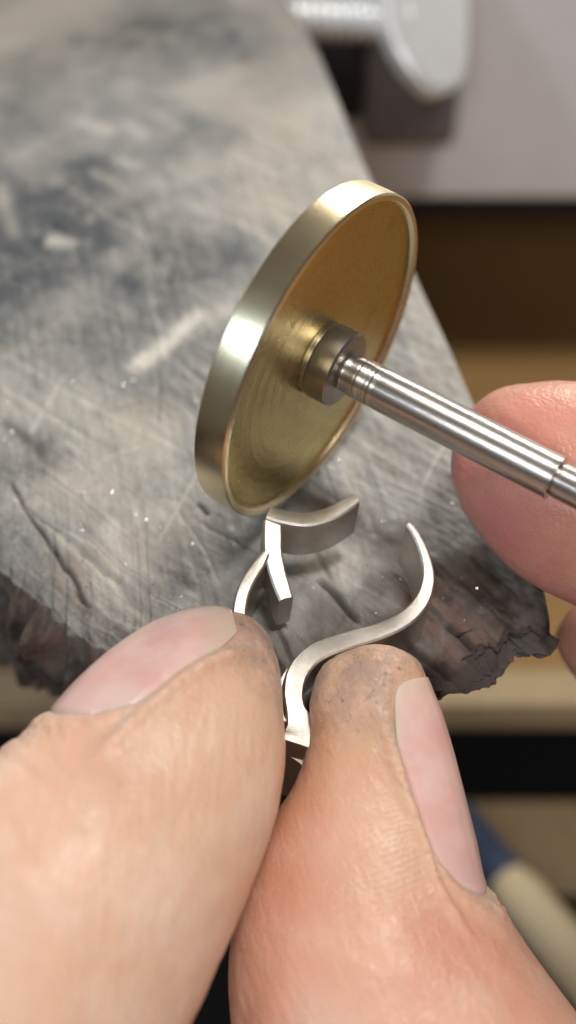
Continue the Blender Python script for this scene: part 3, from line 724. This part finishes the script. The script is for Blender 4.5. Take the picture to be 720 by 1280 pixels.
def nail_mesh(info, nail, name, lift=0.009):
    nu_, nx_ = 90, 70
    uu, psi, sl, w = info['uu'], info['psi'], info['sl'], info['w']
    pn, hw, u0, u1 = nail['psi'], nail['half'], nail['u0'], nail['u1']
    s0 = np.interp(u0, uu, sl); s1 = np.interp(u1, uu, sl)
    xs = np.linspace(-1.06, 1.06, nx_); ys = np.linspace(0, 1, nu_)
    NPsi = len(psi); P = info['P']; N = info['N']
    XX, YY = np.meshgrid(xs, ys)
    yy = (nail_free(nail, XX)+nail.get('over', -0.06))*(1-YY)+(1.05-0.10*XX**2-0.14*XX**4)*YY
    sv = s0+yy*(s1-s0); uidx = np.interp(sv, sl, np.arange(len(sl)))
    pidx = ((pn+XX*np.interp(sv, sl, info['hwa'])) % (2*np.pi))/(2*np.pi)*NPsi
    i0 = np.clip(np.floor(uidx).astype(int), 0, len(sl)-2); fu = (uidx-i0)[..., None]
    j0 = np.floor(pidx).astype(int) % NPsi; fp_ = (pidx-np.floor(pidx))[..., None]; j1 = (j0+1) % NPsi
    def samp(A_): return (A_[i0, j0]*(1-fp_)+A_[i0, j1]*fp_)*(1-fu)+(A_[i0+1, j0]*(1-fp_)+A_[i0+1, j1]*fp_)*fu
    B_ = samp(P); Nn = samp(N); Nn /= np.linalg.norm(Nn, axis=2)[..., None]
    rid = 0.0012*noise3(xyz(XX*9, YY*0.6), 77)
    prof = lift+0.034*(1-XX**2)*np.sin(np.clip(YY, 0, 1)*np.pi)**0.7-0.035*sstep(0.9, 1.06, np.abs(XX))-0.045*sstep(0.93, 1.0, YY)+rid
    top = B_+Nn*prof[..., None]
    thk = 0.035
    bot = B_+Nn*(prof-thk)[..., None]
    m = nx_; k = nu_*nx_
    V = np.vstack([top.reshape(-1, 3), bot.reshape(-1, 3)])
    g = grid_faces(nu_, nx_); Fq = [g, g[:, ::-1]+k]
    b1 = np.arange(m-1); Fq.append(np.stack([b1+1, b1, b1+k, b1+1+k], -1))
    b2 = (nu_-1)*m+np.arange(m-1); Fq.append(np.stack([b2, b2+1, b2+1+k, b2+k], -1))
    c1 = np.arange(nu_-1)*m; Fq.append(np.stack([c1, c1+m, c1+m+k, c1+k], -1))
    c2 = c1+m-1; Fq.append(np.stack([c2+m, c2, c2+k, c2+m+k], -1))
    me = mesh_np(name, V, np.vstack(Fq))
    bm = bmesh.new(); bm.from_mesh(me); bmesh.ops.recalc_face_normals(bm, faces=bm.faces); bm.to_mesh(me); bm.free()
    me.set_sharp_from_angle(angle=R(50))
    two = lambda a: np.r_[a.ravel(), a.ravel()]
    fw = nail.get('white', 0.13)
    attr(me, 'free', two(sstep(fw+0.12, fw-0.08, YY-0.05*XX**2+0.02*noise3(xyz(XX*3, YY*3), 9))))
    attr(me, 'lunula', two(sstep(0.78, 0.88, YY+0.10*XX**2)))
    attr(me, 'edge', two(np.maximum(sstep(0.90, 1.0, np.abs(XX)), sstep(0.03, 0.0, YY))))
    attr(me, 'ridge', two(0.5+0.5*noise3(xyz(XX*10, YY*0.7), 78)+0.3*noise3(xyz(XX*25, YY*0.7), 79)))
    return me

# the hand that holds the ring: index finger from the left, thumb from the right
ind_out = [(320, 782, 320, 782), (264, 765, 343, 838), (205, 780, 350, 903), (150, 813, 350, 966), (98, 856, 337, 1036), (46, 906, 312, 1108), (-2, 937, 276, 1194),
           (-60, 985, 236, 1280), (-125, 1060, 180, 1390), (-200, 1160, 110, 1510), (-260, 1280, 40, 1640)]
ind_dep = [8.62, 8.52, 8.38, 8.23, 8.08, 7.93, 7.78, 7.64, 7.55, 7.5, 7.5]
ind_nail = dict(psi=R(20), half=R(50), u0=0.95, u1=4.75, over=-0.05, white=0.13, round=0.14, skew=0.22)
ind = digit(ind_out, ind_dep, ind_nail, (0.88, 0.85), seed=100, pad=R(165), slant=-0.2, ridge=1.9, creases=[(5.75, 0.10, 0.5, 0.75, 0.007, 0.03), (6.15, 0.06, 0.45, 0.8, 0.010, 0.035), (6.7, 0.12, 0.6, 0.7, 0.006, 0.03), (7.2, 0.02, 0.4, 0.8, 0.007, 0.04)])
thb_out = [(468, 806, 468, 806), (408, 828, 520, 824), (388, 872, 541, 872), (388, 920, 556, 925), (370, 976, 571, 985), (338, 1034, 588, 1048), (311, 1095, 606, 1108),
           (292, 1160, 648, 1166), (285, 1222, 692, 1226), (290, 1295, 738, 1290), (300, 1390, 790, 1380), (310, 1510, 820, 1500), (300, 1650, 800, 1640)]
thb_dep = [8.52, 8.48, 8.46, 8.44, 8.42, 8.40, 8.36, 8.32, 8.28, 8.24, 8.22, 8.22, 8.25]
thb_nail = dict(psi=R(180-20), half=R(50), u0=1.62, u1=6.05, over=-0.02, white=0.05, round=0.30)
thb = digit(thb_out, thb_dep, thb_nail, (0.85, 0.9), seed=200, pad=R(85), slant=0.45, ridge=1.7, creases=[(8.4, 0.10, 2.2, 0.5, 0.010, 0.02), (9.0, -0.15, 2.0, 0.5, 0.010, 0.02), (9.5, 0.2, 1.6, 0.5, 0.009, 0.02)])
def skin_fields(info, tipdirt, flush_tip, seed, yellow=0.0):
    sl = info['sl'][:, None]; Q = info['P']
    d = sstep(0.75, 0.15, sl)*tipdirt
    if 'inside' in info:
        d = np.maximum(d*(1-info['inside']), 0)
    return dict(dirt=d+0*Q[..., 0], flush=np.clip(flush_tip*(0.45+0.6*fbm(Q*1.6, 3, seed)), 0, 1), yellow=np.clip(yellow*sstep(2.2, 0.5, sl)*(0.6+0.5*fbm(Q*2.0, 3, seed+5)), 0, 1), dry=info.get('dry', np.zeros(Q.shape[:2])))
hand = thing('hand', 'hand from below pinching the silver ring between index finger and thumb', 'hand', (0, 0, 0))
m_ind = digit_mesh(ind, 'ind', skin_fields(ind, 1.0, 0.25, 1, 0.25)); m_thb = digit_mesh(thb, 'thb', skin_fields(thb, 0.9, 0.85, 2, 0.5))
Pk = lambda l: [px(*a) for a in l]
palm = tube_mesh('palm', Pk([(-40, 1560, 7.9), (180, 1760, 8.2), (420, 1900, 8.6), (500, 2150, 9.0), (420, 2600, 9.6)]), [1.1, 1.5, 1.7, 1.6, 1.4], 0.75, -FWD)
palm2 = tube_mesh('palm2', Pk([(560, 1560, 8.2), (540, 1750, 8.3), (470, 1950, 8.6), (430, 2150, 9.0)]), [1.1, 1.2, 1.4, 1.3], 0.9, -FWD)
idx2 = tube_mesh('idx2', Pk([(-90, 1420, 7.8), (-110, 1600, 7.9), (0, 1760, 8.1), (200, 1850, 8.3)]), [0.85, 0.9, 1.0, 1.1], 0.95, -FWD)
mid = tube_mesh('mid', Pk([(-60, 1700, 8.6), (-330, 1560, 8.7), (-420, 1400, 9.2), (-330, 1350, 9.8), (-200, 1420, 10.2)]), [0.9, 0.85, 0.78, 0.7, 0.6], 0.95, -FWD)
rin = tube_mesh('rin', Pk([(0, 1850, 9.1), (-280, 1750, 9.3), (-380, 1600, 9.9), (-280, 1560, 10.4), (-170, 1640, 10.7)]), [0.88, 0.8, 0.74, 0.66, 0.56], 0.95, -FWD)
lit = tube_mesh('lit', Pk([(100, 2000, 9.6), (-160, 1950, 9.9), (-270, 1830, 10.4), (-190, 1780, 10.9), (-90, 1840, 11.2)]), [0.75, 0.66, 0.6, 0.54, 0.46], 0.95, -FWD)
union([m_ind, m_thb, palm, palm2, idx2, mid, rin, lit], 'hand_skin', M_SKIN, hand)
link('fingernail', nail_mesh(ind, ind_nail, 'fingernail'), M_NAIL, hand, label='index fingernail, pink with a pale worn free edge')
link('fingernail', nail_mesh(thb, thb_nail, 'thumbnail'), M_NAIL, hand, label='thumbnail seen from the side')

# the other hand behind the shaft
f1_out = [(566, 578, 566, 578), (582, 524, 578, 634), (618, 489, 622, 695), (668, 478, 670, 733), (722, 478, 722, 758), (800, 486, 792, 800), (900, 510, 880, 850), (1010, 560, 980, 905)]
f1 = digit(f1_out, [9.25, 9.2, 9.15, 9.1, 9.05, 9.0, 8.95, 8.9], None, (0.8, 0.8), 240, 240, seed=300, pad=R(90))
f2_out = [(697, 797, 697, 797), (704, 775, 706, 825), (724, 752, 728, 856), (780, 738, 780, 905), (850, 745, 845, 940), (950, 790, 930, 985)]
f2 = digit(f2_out, [9.9, 9.85, 9.8, 9.7, 9.6, 9.5], None, (0.85, 0.85), 160, 160, seed=400, pad=R(90))
hand2 = thing('hand', 'second hand at the edge, blurred fingertips behind the steel shaft', 'hand', (0, 0, 0))
pm2 = tube_mesh('pm2', Pk([(900, 640, 9.0), (1100, 800, 9.0), (1350, 1000, 9.2), (1700, 1200, 9.6)]), [1.1, 1.6, 1.8, 1.5], 0.8, -FWD)
th2 = tube_mesh('th2', Pk([(880, 560, 7.6), (1000, 620, 7.7), (1150, 760, 8.1), (1300, 900, 8.6)]), [0.75, 0.85, 0.95, 1.1], 0.95, -FWD)
r2 = tube_mesh('r2', Pk([(860, 960, 10.3), (960, 960, 10.0), (1150, 960, 9.6), (1300, 980, 9.3)]), [0.7, 0.75, 0.85, 1.0], 0.95, -FWD)
l2 = tube_mesh('l2', Pk([(900, 1130, 10.5), (1020, 1090, 10.2), (1180, 1050, 9.8), (1320, 1040, 9.4)]), [0.6, 0.65, 0.75, 0.9], 0.95, -FWD)
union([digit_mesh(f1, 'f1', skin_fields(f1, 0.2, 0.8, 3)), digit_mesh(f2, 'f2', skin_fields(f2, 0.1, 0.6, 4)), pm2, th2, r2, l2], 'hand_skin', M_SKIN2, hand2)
